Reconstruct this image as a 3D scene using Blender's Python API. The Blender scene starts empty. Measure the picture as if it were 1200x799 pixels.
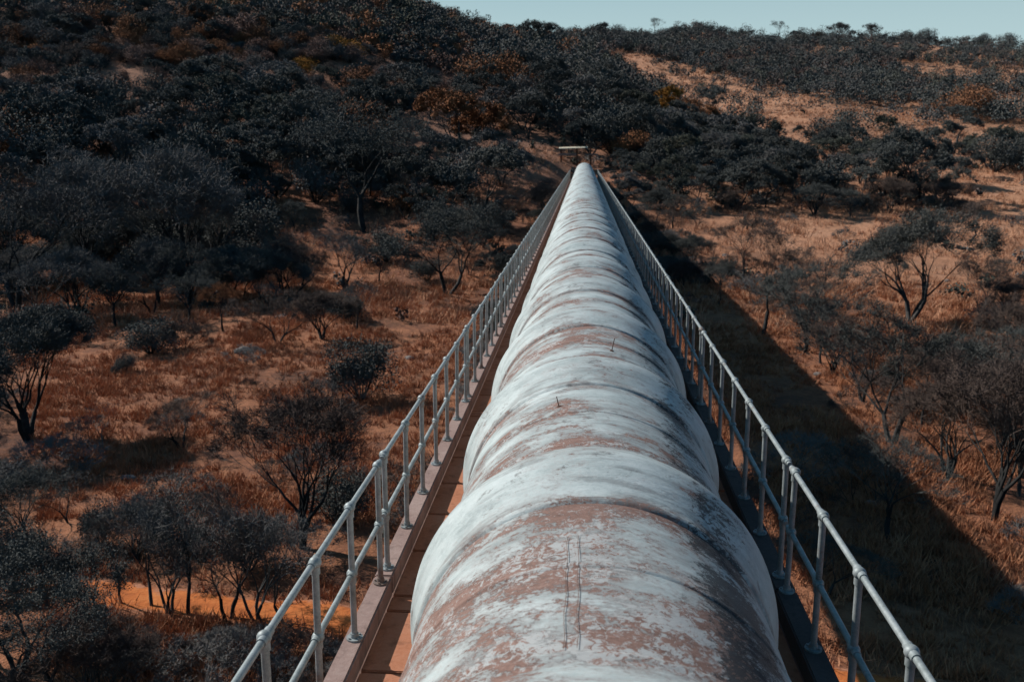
import bpy, bmesh, math, random
import numpy as np
from math import sin, cos, pi, sqrt, radians, exp, atan2
from mathutils import Vector, Matrix, noise

random.seed(7)
S = bpy.context.scene
C = S.collection
CAMZ = 12.0                      # the lens is 12 m above the valley floor

# ------------------------------------------------------------------ camera
F_PX, CX, CY = 1072.0, 600.0, 399.5
yaw, pit = radians(-4.40), radians(-11.85)
fwd = Vector((sin(yaw)*cos(pit), cos(yaw)*cos(pit), sin(pit)))
rgt = Vector((cos(yaw), -sin(yaw), 0))
up = rgt.cross(fwd)
cam_d = bpy.data.cameras.new('camera')
cam = bpy.data.objects.new('camera', cam_d)
C.objects.link(cam)
cam.location = (0, 0, CAMZ)
m = Matrix((rgt, up, -fwd)).transposed()
cam.rotation_euler = m.to_euler()
cam_d.sensor_width = 36
cam_d.lens = 36*F_PX/1200
cam_d.clip_start = 0.1
cam_d.clip_end = 3000
cam_d.dof.use_dof = True
cam_d.dof.focus_distance = 7.5
cam_d.dof.aperture_fstop = 3.2
S.camera = cam
S.render.resolution_x = 1024
S.render.resolution_y = 681

def project(p):
    d = Vector(p) - Vector((0, 0, CAMZ))
    f = d.dot(fwd)
    if f < 0.5:
        return None
    return CX + F_PX*d.dot(rgt)/f, CY - F_PX*d.dot(up)/f

# ------------------------------------------------------------------ helpers
def link(o):
    C.objects.link(o)
    return o

def tag(o, label=None, cat=None, group=None, kind=None):
    if label: o['label'] = label
    if cat: o['category'] = cat
    if group: o['group'] = group
    if kind: o['kind'] = kind
    return o

def empty(name, loc=(0, 0, 0), rz=0):
    o = bpy.data.objects.new(name, None)
    o.location = loc
    o.rotation_euler = (0, 0, rz)
    o.empty_display_size = 0.3
    return link(o)

class MB:
    """collects shapes, then becomes ONE mesh object"""
    def __init__(s):
        s.v = []; s.f = []; s.sm = []
    def add(s, vs, fs, smooth=False):
        b = len(s.v)
        s.v += [tuple(v) for v in vs]
        s.f += [tuple(i+b for i in f) for f in fs]
        s.sm += [smooth]*len(fs)
    def box(s, x0, x1, y0, y1, z0, z1, bev=0.0):
        if bev <= 0:
            vs = [(x, y, z) for z in (z0, z1) for y in (y0, y1) for x in (x0, x1)]
            s.add(vs, [(0, 2, 3, 1), (4, 5, 7, 6), (0, 1, 5, 4), (2, 6, 7, 3), (0, 4, 6, 2), (1, 3, 7, 5)])
            return
        bm = bmesh.new()
        bmesh.ops.create_cube(bm, size=1)
        for v in bm.verts:
            v.co = Vector((x0+(v.co.x+.5)*(x1-x0), y0+(v.co.y+.5)*(y1-y0), z0+(v.co.z+.5)*(z1-z0)))
        bmesh.ops.bevel(bm, geom=bm.edges[:], offset=bev, segments=2, affect='EDGES')
        bm.verts.index_update()
        s.add([v.co[:] for v in bm.verts], [[v.index for v in f.verts] for f in bm.faces])
        bm.free()
    def tube(s, p0, p1, r0, r1=None, n=8, smooth=True, caps=True):
        r1 = r0 if r1 is None else r1
        p0, p1 = Vector(p0), Vector(p1)
        d = (p1-p0)
        if d.length < 1e-6: return
        d.normalize()
        a = d.orthogonal().normalized(); b = d.cross(a)
        vs = []
        for p, r in ((p0, r0), (p1, r1)):
            for i in range(n):
                t = 2*pi*i/n
                vs.append(p + a*(cos(t)*r) + b*(sin(t)*r))
        s.add(vs, [(i, (i+1) % n, n+(i+1) % n, n+i) for i in range(n)], smooth)
        if caps:
            s.add(vs[:n], [tuple(range(n-1, -1, -1))]); s.add(vs[n:], [tuple(range(n))])
    def lathe_y(s, prof, cx, cz, n=96, wob=None):
        """profile [(y, r)] swept round the pipe axis"""
        vs = []
        for y, r in prof:
            for i in range(n):
                t = 2*pi*i/n
                rr = r + (wob(y, t) if wob else 0)
                vs.append((cx+sin(t)*rr, y, cz+cos(t)*rr))
        fs = []
        for j in range(len(prof)-1):
            for i in range(n):
                k = (i+1) % n
                fs.append((j*n+i, j*n+k, (j+1)*n+k, (j+1)*n+i))
        s.add(vs, fs, True)
    def sphere(s, c, r, n=12, sz=1.0):
        vs = [(c[0], c[1], c[2]+r*sz)]
        m_ = n//2
        for j in range(1, m_):
            for i in range(n):
                a, t = pi*j/m_, 2*pi*i/n
                vs.append((c[0]+r*sin(a)*cos(t), c[1]+r*sin(a)*sin(t), c[2]+r*sz*cos(a)))
        vs.append((c[0], c[1], c[2]-r*sz))
        fs = [(0, 1+i, 1+(i+1) % n) for i in range(n)]
        for j in range(m_-2):
            for i in range(n):
                k = (i+1) % n
                fs.append((1+j*n+i, 1+(j+1)*n+i, 1+(j+1)*n+k, 1+j*n+k))
        L = len(vs)-1
        fs += [(L, 1+(m_-2)*n+(i+1) % n, 1+(m_-2)*n+i) for i in range(n)]
        s.add(vs, fs, True)
    def mesh(s, name, mat):
        me = bpy.data.meshes.new(name)
        me.from_pydata(s.v, [], s.f)
        me.polygons.foreach_set('use_smooth', s.sm)
        me.materials.append(mat)
        me.update()
        return me
    def build(s, name, mat, parent=None):
        o = bpy.data.objects.new(name, s.mesh(name, mat))
        if parent: o.parent = parent
        return link(o)

def copy_tree(o, parent=None):
    c = o.copy(); C.objects.link(c); c.parent = parent
    for ch in list(o.children):
        copy_tree(ch, c)
    return c

# ------------------------------------------------------------------ node helpers
class NT:
    def __init__(s, name):
        s.m = bpy.data.materials.new(name)
        s.m.use_nodes = True
        s.n = s.m.node_tree.nodes; s.l = s.m.node_tree.links
        s.b = s.n['Principled BSDF']
        s.b.inputs['Specular IOR Level'].default_value = 0.25
    def node(s, t, **k):
        n = s.n.new(t)
        for a, v in k.items(): setattr(n, a, v)
        return n
    def put(s, sock, v):
        if hasattr(v, 'links') or hasattr(v, 'is_output'): s.l.new(v, sock)
        else: sock.default_value = v
    def math(s, op, a, b=0.0, c=None, clamp=False):
        n = s.node('ShaderNodeMath', operation=op, use_clamp=clamp)
        s.put(n.inputs[0], a); s.put(n.inputs[1], b)
        if c is not None: s.put(n.inputs[2], c)
        return n.outputs[0]
    def noise(s, vec, scale, detail=4, rough=.55, dist=0.0):
        n = s.node('ShaderNodeTexNoise')
        s.put(n.inputs['Vector'], vec)
        n.inputs['Scale'].default_value = scale; n.inputs['Detail'].default_value = detail
        n.inputs['Roughness'].default_value = rough; n.inputs['Distortion'].default_value = dist
        return n.outputs['Fac']
    def ramp(s, f, pts):
        n = s.node('ShaderNodeValToRGB')
        e = n.color_ramp.elements
        while len(e) < len(pts): e.new(.5)
        for q, (p, c) in zip(e, pts):
            q.position = p; q.color = (*c, 1) if len(c) == 3 else c
        s.put(n.inputs[0], f)
        return n.outputs[0]
    def step(s, f, a, b):
        n = s.node('ShaderNodeMapRange', interpolation_type='SMOOTHSTEP')
        s.put(n.inputs[0], f)
        n.inputs[1].default_value = a; n.inputs[2].default_value = b
        return n.outputs[0]
    def mix(s, f, a, b, mode='MIX'):
        n = s.node('ShaderNodeMix', data_type='RGBA', blend_type=mode)
        s.put(n.inputs[0], f)
        for i, v in ((6, a), (7, b)):
            if isinstance(v, tuple): n.inputs[i].default_value = (*v, 1)
            else: s.l.new(v, n.inputs[i])
        return n.outputs[2]
    def comb(s, x, y, z):
        n = s.node('ShaderNodeCombineXYZ')
        for i, v in enumerate((x, y, z)): s.put(n.inputs[i], v)
        return n.outputs[0]
    def pos(s):
        g = s.node('ShaderNodeNewGeometry')
        x = s.node('ShaderNodeSeparateXYZ'); s.l.new(g.outputs['Position'], x.inputs[0])
        return g.outputs['Position'], x.outputs
    def scale(s, v, k):
        n = s.node('ShaderNodeVectorMath', operation='MULTIPLY')
        s.l.new(v, n.inputs[0]); n.inputs[1].default_value = k
        return n.outputs[0]
    def bump(s, h, strength=.4, dist=.02):
        n = s.node('ShaderNodeBump')
        n.inputs['Strength'].default_value = strength; n.inputs['Distance'].default_value = dist
        s.l.new(h, n.inputs['Height']); s.l.new(n.outputs[0], s.b.inputs['Normal'])
    def done(s, col, rough=.85, metal=0.0):
        s.put(s.b.inputs['Base Color'], (*col, 1) if isinstance(col, tuple) else col)
        s.put(s.b.inputs['Roughness'], rough)
        s.b.inputs['Metallic'].default_value = metal
        return s.m

# ------------------------------------------------------------------ dimensions of the bridge (z measured from the lens)
PX, PZ, PR = 0.09, CAMZ-2.75, 0.965          # pipe axis and radius
Y0, Y1 = -7.0, 117.0
KT = CAMZ-3.62                                # top of the kerbs
KH = 0.18
XL, XR = -1.67, 1.75                          # lines of posts

# ------------------------------------------------------------------ materials
def mat_paint(name, bare, white=False):
    n = NT(name)
    P, (x, y, z) = n.pos()
    ang = n.math('ARCTAN2', n.math('SUBTRACT', x, PX), n.math('SUBTRACT', z, PZ))
    band = n.comb(n.math('MULTIPLY', ang, 0.75), n.math('MULTIPLY', y, 2.1), 0.0)
    band2 = n.comb(n.math('MULTIPLY', ang, 2.2), n.math('MULTIPLY', y, 6.5), 3.0)
    fine = n.comb(n.math('MULTIPLY', ang, 9.0), n.math('MULTIPLY', y, 30.0), 1.0)
    big = n.noise(band, 1.15, 5, .62, .5)
    med = n.noise(band2, 1.0, 6, .7, .8)
    fin = n.noise(fine, 1.3, 6, .78, .7)
    grit = n.noise(P, 55, 4, .7)
    # rust patches: broad, broken at their rims by scratches
    near = n.step(y, 4.75, 4.35)
    big2 = n.noise(n.comb(n.math('MULTIPLY', ang, 1.6), n.math('MULTIPLY', y, 1.7), 8.0), 1.3, 5, .65, .4)
    scr = n.noise(n.comb(n.math('MULTIPLY', ang, 17.0), n.math('ADD', n.math('MULTIPLY', y, 34.0), n.math('MULTIPLY', ang, 7.0)), 5.0), 1.15, 6, .85, 1.1)
    chip = n.noise(P, 13, 7, .8, .5)
    f = n.math('ADD', n.math('MULTIPLY', big, .8), n.math('MULTIPLY', big2, .35))
    f = n.math('ADD', f, n.math('MULTIPLY', med, .55))
    f = n.math('ADD', f, n.math('MULTIPLY', scr, .75))
    f = n.math('ADD', f, n.math('MULTIPLY', grit, .18))
    f = n.math('ADD', f, n.math('MULTIPLY', n.math('SUBTRACT', chip, .5), .62))
    top = n.math('COSINE', n.math('ADD', ang, .12))
    f = n.math('ADD', f, n.math('MULTIPLY', top, .14))
    f = n.math('ADD', f, n.math('MULTIPLY', near, .12 if not white else .03))
    f = n.math('ADD', f, n.math('MULTIPLY', n.step(y, 4.6, 5.2), -.005))
    f = n.math('ADD', f, .0 if white else .03)
    patch = n.noise(n.comb(n.math('MULTIPLY', ang, .9), n.math('MULTIPLY', y, .8), 17.0), 1.5, 4, .6, .6)
    f = n.math('ADD', f, n.math('MULTIPLY', n.math('SUBTRACT', patch, .5), .75))
    ph = n.math('PINGPONG', n.math('SUBTRACT', y, 4.95), 1.205)
    j = n.math('MULTIPLY', n.step(ph, .72, .50), n.step(ph, .34, .44))
    j2 = n.math('MULTIPLY', n.step(ph, 1.0, 1.15), .7)
    jj = n.math('MAXIMUM', j, j2)
    f = n.math('ADD', f, n.math('MULTIPLY', jj, .13))
    f = n.math('SUBTRACT', f, n.math('MULTIPLY', n.step(ang, .55, 1.0), .22))
    rust = n.step(f, 1.575-bare, 1.635-bare)
    halo = n.step(f, 1.36-bare, 1.62-bare)
    rustc = n.ramp(n.math('ADD', n.math('MULTIPLY', scr, .35), n.math('ADD', n.math('MULTIPLY', med, .4), n.math('MULTIPLY', grit, .25))),
                   [(.34, (.10, .068, .06)), (.45, (.195, .118, .096)), (.54, (.28, .172, .14)), (.66, (.35, .25, .215))])
    # black mould on the right shoulder
    sh = n.math('MULTIPLY', n.step(ang, .32, .62), n.step(ang, 1.15, .82))
    mo = n.math('ADD', n.math('MULTIPLY', n.noise(band2, 1.5, 6, .75, 1.2), .7), n.math('ADD', n.math('MULTIPLY', scr, .7), n.math('MULTIPLY', n.noise(n.comb(n.math('MULTIPLY', ang, 9.0), n.math('ADD', n.math('MULTIPLY', y, 16.0), n.math('MULTIPLY', ang, -9.0)), 2.0), 1.6, 7, .85, .9), 1.1)))
    mo = n.math('ADD', mo, n.math('MULTIPLY', n.noise(band, 1.4, 3, .5), .6))
    ma = n.math('ADD', mo, n.math('MULTIPLY', near, .10 if not white else .0))
    ma = n.math('ADD', ma, n.math('MULTIPLY', jj, .07))
    ma = n.math('ADD', ma, n.math('MULTIPLY', n.math('SUBTRACT', chip, .5), .5))
    ma = n.math('ADD', ma, n.math('MULTIPLY', n.math('SUBTRACT', sh, 1.0), .42))
    mould = n.step(ma, 1.545 if not white else 1.62, 1.59 if not white else 1.67)
    spots = n.math('MULTIPLY', n.step(n.math('ADD', n.noise(P, 3.6, 6, .72, .6), n.math('MULTIPLY', scr, .5)), .84, .94), .75)
    # paint
    tone = n.math('ADD', n.math('MULTIPLY', n.noise(band, 2.2, 5, .65), .45), n.math('ADD', n.math('MULTIPLY', scr, .25), n.math('MULTIPLY', chip, .3)))
    paint = n.ramp(tone, [(.34, (.18, .22, .225)), (.42, (.35, .405, .405)), (.50, (.50, .565, .56)), (.59, (.61, .67, .665)), (.72, (.71, .75, .745))])
    paint = n.mix(n.math('MULTIPLY', halo, .6), paint, (.27, .235, .225))
    # grime gathering round the joints (every 2.41 m)
    grime = n.math('MULTIPLY', jj, n.step(n.math('ADD', med, n.math('MULTIPLY', big2, .5)), .66, .86))
    paint = n.mix(n.math('MULTIPLY', grime, .72), paint, (.17, .15, .145))
    lines = n.step(n.noise(n.comb(n.math('MULTIPLY', ang, .8), n.math('MULTIPLY', y, 7.0), 2.0), 1.6, 5, .65, .5), .53, .63)
    paint = n.mix(n.math('MULTIPLY', n.math('MULTIPLY', lines, n.step(n.math('ADD', scr, med), .85, 1.1)), .55), paint, (.20, .205, .205))
    flank = n.math('MULTIPLY', n.step(ang, .8, 1.6), n.math('ADD', .30, n.math('MULTIPLY', med, .35)))  # pale teal skylight painted onto the shaded right flank
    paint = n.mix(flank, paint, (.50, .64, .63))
    col = n.mix(spots, paint, (.13, .13, .125))
    col = n.mix(rust, col, rustc)
    # scratched flakes of paint left in the rust
    flake = n.math('MULTIPLY', n.step(n.math('ADD', n.math('MULTIPLY', n.noise(P, 26, 6, .8, 1.0), .7), n.math('MULTIPLY', n.noise(P, 2.6, 3, .6), .5)), .615, .66), .85)
    col = n.mix(n.math('MULTIPLY', flake, rust), col, (.47, .50, .50))
    col = n.mix(n.math('MULTIPLY', mould, .9), col, (.040, .046, .052))
    h = n.math('SUBTRACT', n.math('MULTIPLY', grit, .25), n.math('ADD', rust, n.math('MULTIPLY', mould, .6)))
    h = n.math('ADD', h, n.math('MULTIPLY', fin, .9))
    n.bump(h, .55, .012)
    return n.done(col, n.math('ADD', .52, n.math('MULTIPLY', rust, .3)))

M = {}
M['paint'] = mat_paint('flaking_white_paint', .02)
M['paint_collar'] = mat_paint('collar_paint', -.02, True)

def mat_concrete(name, c0, c1, c2, sc=1.0):
    n = NT(name)
    P, (x, y, z) = n.pos()
    a = n.noise(P, 1.3*sc, 5, .6); b = n.noise(P, 24*sc, 5, .7); g = n.noise(P, 130, 3, .6)
    f = n.math('ADD', n.math('MULTIPLY', a, .5), n.math('ADD', n.math('MULTIPLY', b, .3), n.math('MULTIPLY', g, .2)))
    col = n.ramp(f, [(.32, c0), (.5, c1), (.66, c2)])
    st = n.step(n.noise(n.scale(P, (6, 6, .7)), 1.2, 4, .6), .52, .7)
    col = n.mix(n.math('MULTIPLY', st, .45), col, tuple(k*.45 for k in c0))
    n.bump(n.math('ADD', b, n.math('MULTIPLY', g, .5)), .5, .01)
    return n.done(col, .9)
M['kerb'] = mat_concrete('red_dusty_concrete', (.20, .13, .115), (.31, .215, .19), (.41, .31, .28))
M['deck'] = mat_concrete('orange_dusty_slab', (.27, .10, .052), (.43, .175, .095), (.50, .24, .15))
M['beam'] = mat_concrete('weathered_brown_concrete', (.10, .06, .05), (.17, .10, .08), (.23, .15, .12))
M['kerb_shaded'] = mat_concrete('shaded_kerb_concrete', (.05, .04, .04), (.085, .065, .06), (.13, .10, .09))  # right kerb: the pipe's shade put into a darker concrete colour
M['pier'] = mat_concrete('pier_concrete', (.16, .13, .12), (.25, .21, .19), (.32, .28, .25), .5)

def mat_galv():
    n = NT('galvanised_steel')
    P, (x, y, z) = n.pos()
    a = n.noise(P, 9, 5, .65); b = n.noise(P, 70, 4, .7)
    f = n.math('ADD', n.math('MULTIPLY', a, .6), n.math('MULTIPLY', b, .4))
    col = n.ramp(f, [(.3, (.15, .17, .17)), (.45, (.27, .31, .31)), (.58, (.36, .40, .41)), (.72, (.46, .50, .51))])
    foot = n.step(z, KT+.16, KT-.02)
    r = n.step(n.math('ADD', n.math('ADD', n.noise(P, 3.2, 5, .7), n.math('MULTIPLY', b, .3)), n.math('MULTIPLY', foot, .12)), .73, .86)
    col = n.mix(n.math('MULTIPLY', r, .7), col, (.19, .10, .065))
    n.bump(b, .25, .003)
    return n.done(col, .55, .25)
M['galv'] = mat_galv()
M['stain'] = mat_concrete('rust_stained_wire', (.12, .085, .07), (.20, .13, .11), (.27, .19, .16), 3)
M['rust_steel'] = mat_concrete('rusty_steel', (.05, .03, .025), (.13, .065, .045), (.20, .10, .06), 3)
M['pale_steel'] = mat_concrete('pale_painted_beam', (.42, .38, .28), (.62, .57, .44), (.72, .68, .55), 2)

def mat_ground():
    n = NT('dry_veld')
    P, (x, y, z) = n.pos()
    a = n.noise(P, .045, 5, .6, .3); b = n.noise(P, .35, 6, .68, .4); c = n.noise(P, 2.6, 6, .7); d = n.noise(P, 14, 4, .7)
    f = n.math('ADD', n.math('MULTIPLY', a, .3), n.math('ADD', n.math('MULTIPLY', b, .32), n.math('ADD', n.math('MULTIPLY', c, .25), n.math('MULTIPLY', d, .13))))
    col = n.ramp(f, [(.36, (.085, .052, .042)), (.45, (.22, .096, .058)), (.52, (.40, .170, .088)), (.60, (.52, .240, .135)), (.72, (.56, .31, .20))])
    # darker litter patches
    li = n.step(n.noise(P, .13, 6, .7, .5), .50, .66)
    col = n.mix(n.math('MULTIPLY', li, .6), col, (.040, .028, .022))
    # paler pink straw high on the right-hand hill
    hi = n.math('MULTIPLY', n.step(y, 60, 95), n.step(x, 2, 22))
    col = n.mix(n.math('MULTIPLY', hi, .75), col, n.ramp(f, [(.35, (.24, .135, .09)), (.5, (.58, .30, .175)), (.65, (.68, .41, .28))]))
    # the left-hand hill is greyer
    lh = n.math('MULTIPLY', n.step(y, 88, 125), n.step(x, 22, -8))
    col = n.mix(n.math('MULTIPLY', lh, .62), col, n.ramp(f, [(.38, (.10, .082, .072)), (.5, (.25, .15, .11)), (.62, (.50, .27, .18))]))
    n.bump(n.math('ADD', n.math('MULTIPLY', c, 1.0), n.math('MULTIPLY', d, .5)), .9, .22)
    return n.done(col, 1.0)
M['ground'] = mat_ground()

def mat_track():
    n = NT('orange_earth')
    P, (x, y, z) = n.pos()
    a = n.noise(P, .9, 5, .6); b = n.noise(P, 8, 5, .7)
    f = n.math('ADD', n.math('MULTIPLY', a, .6), n.math('MULTIPLY', b, .4))
    col = n.ramp(f, [(.36, (.32, .095, .03)), (.5, (.53, .155, .042)), (.63, (.62, .22, .07))])
    e = n.node('ShaderNodeAttribute', attribute_name='edge').outputs['Fac']
    c = n.noise(P, 2.2, 6, .75)
    k = n.step(n.math('ADD', e, n.math('MULTIPLY', n.math('ADD', a, c), 1.1)), 1.62, 1.86)
    col = n.mix(k, col, n.ramp(c, [(.36, (.12, .052, .034)), (.5, (.34, .14, .075)), (.64, (.48, .22, .13))]))
    n.bump(n.math('ADD', a, b), .7, .06)
    return n.done(col, 1.0)
M['track'] = mat_track()

def mat_leaf(name, dark, mid, light, rnd=.5, soft=True):
    n = NT(name)
    P, xyz = n.pos()
    oi = n.node('ShaderNodeObjectInfo')
    a = n.noise(P, .8, 3, .6); b = n.noise(P, 4.0, 2, .6)
    f = n.math('ADD', n.math('MULTIPLY', a, .65), n.math('MULTIPLY', b, .35))
    f = n.math('ADD', f, n.math('MULTIPLY', n.math('SUBTRACT', oi.outputs['Random'], .5), rnd*.42))
    col = n.ramp(f, [(.34, dark), (.5, mid), (.68, light)])
    if soft:
        # aerial haze painted into the colour, paler and greyer with distance
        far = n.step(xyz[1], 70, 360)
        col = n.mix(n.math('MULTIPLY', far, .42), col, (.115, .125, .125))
        g = n.node('ShaderNodeNewGeometry')
        v = n.node('ShaderNodeVectorMath', operation='MULTIPLY_ADD')
        n.l.new(g.outputs['Normal'], v.inputs[0]); v.inputs[1].default_value = (.34, .34, .34); v.inputs[2].default_value = (-.10, -.16, .66)
        w = n.node('ShaderNodeVectorMath', operation='NORMALIZE'); n.l.new(v.outputs[0], w.inputs[0])
        n.l.new(w.outputs[0], n.b.inputs['Normal'])
    n.b.inputs['Specular IOR Level'].default_value = .05
    return n.done(col, .95)
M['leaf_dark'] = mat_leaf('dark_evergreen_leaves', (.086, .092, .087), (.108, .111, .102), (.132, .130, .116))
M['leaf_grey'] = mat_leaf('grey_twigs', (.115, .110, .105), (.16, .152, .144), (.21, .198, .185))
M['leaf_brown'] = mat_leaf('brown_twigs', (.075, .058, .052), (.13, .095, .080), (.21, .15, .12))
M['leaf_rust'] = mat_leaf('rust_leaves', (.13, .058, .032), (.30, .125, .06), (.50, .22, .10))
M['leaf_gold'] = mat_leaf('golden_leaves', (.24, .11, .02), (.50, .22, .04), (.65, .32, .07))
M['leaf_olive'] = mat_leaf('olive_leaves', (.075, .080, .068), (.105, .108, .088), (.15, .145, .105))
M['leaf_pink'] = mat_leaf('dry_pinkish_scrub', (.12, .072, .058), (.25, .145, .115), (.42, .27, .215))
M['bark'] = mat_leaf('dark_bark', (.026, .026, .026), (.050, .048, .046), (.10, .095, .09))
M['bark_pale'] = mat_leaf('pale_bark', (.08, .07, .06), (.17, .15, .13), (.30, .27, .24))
M['grass'] = mat_leaf('dry_grass', (.17, .084, .054), (.42, .185, .098), (.60, .32, .19), 0, False)
M['grass_pink'] = mat_leaf('pale_straw', (.28, .15, .09), (.56, .30, .18), (.70, .45, .31), 0, False)
M['rock'] = mat_concrete('grey_rock', (.10, .09, .085), (.20, .175, .16), (.32, .28, .26), .8)

# ------------------------------------------------------------------ terrain
def lerp_pts(t, pts):
    if t <= pts[0][0]: return pts[0][1]
    for (a, va), (b, vb) in zip(pts, pts[1:]):
        if t <= b:
            k = (t-a)/(b-a)
            return va+(vb-va)*k
    return pts[-1][1]
HL = [(-400, 62), (-150, 58), (-60, 52.5), (-42, 46.5), (-25, 39), (-9, 35.5), (8, 31), (22, 17), (45, 6), (80, 2)]
def smooth(t): t = max(0., min(1., t)); return t*t*(3-2*t)
def ground_z(x, y):
    k = lerp_pts(y, [(74, 0), (84, .03), (117, .262), (170, .66), (215, .93), (245, 1.0), (330, 1.02)])
    zl = k*lerp_pts(x, HL)
    zr = lerp_pts(y, [(64, 0), (80, .9), (110, 5.7), (160, 12.0), (220, 20.5), (300, 36), (380, 50.5), (420, 52), (700, 44)])
    rise = lerp_pts(x, [(-60, 1.10), (30, 1.10), (70, 1.03), (112, 1.06), (150, .98), (200, .93), (400, .88)])
    rise += .05*noise.noise((x*.03, 3, 3))+.025*noise.noise((x*.09, 8, 3))
    zr *= 1+(rise-1)*smooth((y-220)/120.)
    w = smooth((x+14)/34.)            # the right-hand slope only begins right of the pipe
    zr2 = zr*w + (1-w)*(zr if y > 300 else zr*smooth((y-140)/160.))
    z = max(zl, zr2)
    d = abs(zl-zr2)
    if d < 5: z += (5-d)**2/20*.6*smooth((y-70)/25)
    # relief
    amp = .20+1.0*smooth((y-70)/120.)
    z += (noise.noise((x*.035, y*.035, 3.1)))*amp*1.6 + noise.noise((x*.13, y*.13, 9.1))*amp*.5 + noise.noise((x*.5, y*.5, 1.))*.10
    # valley floor sags a little away from the track, with low banks
    if y < 80: z += noise.noise((x*.07+5, y*.07, 7))*.35
    # keep the ground under the end of the deck
    q = smooth(1-abs(x)/5.5)*smooth(1-abs(y-113)/16.)
    lim = KT-1.4
    if z > lim and q > 0: z = z*(1-q)+lim*q
    return z

def make_ground():
    def axis(lo, hi, c, fine, far):
        a = [c]; t = c
        while t < hi:
            t += fine+(far-fine)*min(1, max(0, (t-c)/350)); a.append(t)
        t = c
        while t > lo:
            t -= fine+(far-fine)*min(1, max(0, (c-t)/350)); a.insert(0, t)
        return a
    xs = axis(-900, 900, 0, .9, 9)
    ys = axis(-120, 1200, 20, .8, 8)
    vs = [(x, y, ground_z(x, y)) for y in ys for x in xs]
    nx = len(xs)
    fs = [(j*nx+i, j*nx+i+1, (j+1)*nx+i+1, (j+1)*nx+i) for j in range(len(ys)-1) for i in range(nx-1)]
    mb = MB(); mb.v = vs; mb.f = fs; mb.sm = [True]*len(fs)
    o = mb.build('ground', M['ground'])
    return tag(o, kind='structure')
make_ground()

def at(px, py):
    """the ground point seen at a place in the photograph (1200 x 799)"""
    d = fwd + rgt*((px-CX)/F_PX) - up*((py-CY)/F_PX)
    t = 8.0; prev = 8.0
    o = Vector((0, 0, CAMZ))
    while t < 600:
        p = o+d*t
        if p.z < ground_z(p.x, p.y):
            lo, hi = prev, t
            for _ in range(14):
                mid = (lo+hi)/2; p = o+d*mid
                if p.z < ground_z(p.x, p.y): hi = mid
                else: lo = mid
            p = o+d*hi
            return Vector((p.x, p.y, ground_z(p.x, p.y)))
        prev = t; t *= 1.015
    return None

# the earth track that passes under the pipe
TR = [(-60, 28), (-40, 26), (-22, 24.2), (-16.7, 23.4), (-13.7, 22.6), (-8.5, 21.75), (-3.8, 20.9), (2, 20.0), (6.3, 18.7), (13, 17.2), (30, 15), (60, 11)]
def track_y(x): return lerp_pts(x, TR)
def make_track():
    vs, fs = [], []
    N = 9; x = -60.0; rows = 0
    while x < 60:
        w0 = 1.0+.4*noise.noise((x*.5, 1, 0))
        w1 = 1.0+.4*noise.noise((x*.5, 7, 0))
        c = track_y(x)
        for i in range(N):
            t = -1+2*i/(N-1)
            yy = c + (t*w1 if t > 0 else t*w0)
            e = .045*(1-t*t) + .03 - .10*(abs(t) == 1)
            vs.append((x, yy, ground_z(x, yy)+e))
        rows += 1; x += .22
    for j in range(rows-1):
        for i in range(N-1):
            fs.append((j*N+i, (j+1)*N+i, (j+1)*N+i+1, j*N+i+1))
    mb = MB(); mb.v = vs; mb.f = fs; mb.sm = [True]*len(fs)
    o = mb.build('dirt_track', M['track'])
    at_ = o.data.attributes.new('edge', 'FLOAT', 'POINT')
    at_.data.foreach_set('value', [abs(-1+2*(i % N)/(N-1)) for i in range(len(vs))])
    tag(o, kind='structure')
make_track()

# ------------------------------------------------------------------ the pipeline
PITCH = 2.41
def wob(y, t):
    return .006*noise.noise((sin(t)*1.5, cos(t)*1.5, y*1.3))+.0035*noise.noise((sin(t)*4, cos(t)*4, y*3.2))
pipe = empty('pipeline', (PX, 0, PZ-PR))
tag(pipe, 'huge white painted water pipe with flaking paint and rust running away over the valley', 'pipeline')
def child(mb, name, mat, parent):
    """meshes are written in world metres; shift them to the parent's base"""
    off = Vector((0, 0, 0)); p = parent
    while p is not None:
        off += p.location; p = p.parent
    mb.v = [(v[0]-off.x, v[1]-off.y, v[2]-off.z) for v in mb.v]
    return mb.build(name, mat, parent)
prof = []
y = Y0
while y < Y1+.001:
    prof.append((y, PR)); y += .10 if y < 16 else (.25 if y < 40 else .6)
mb = MB(); mb.lathe_y(prof, PX, PZ, 112, wob)
child(mb, 'barrel', M['paint'], pipe)
mb = MB()                                  # domed blank where the pipe meets the hillside block
mb.lathe_y([(Y1-.6, PR+.012), (Y1-.1, PR+.012), (Y1+.25, PR*.93), (Y1+.55, PR*.72), (Y1+.72, PR*.4), (Y1+.78, .02)], PX, PZ, 64)
child(mb, 'end_bend', M['paint_collar'], pipe)
k = -4
collar_mesh = {}
CR = .108
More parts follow.
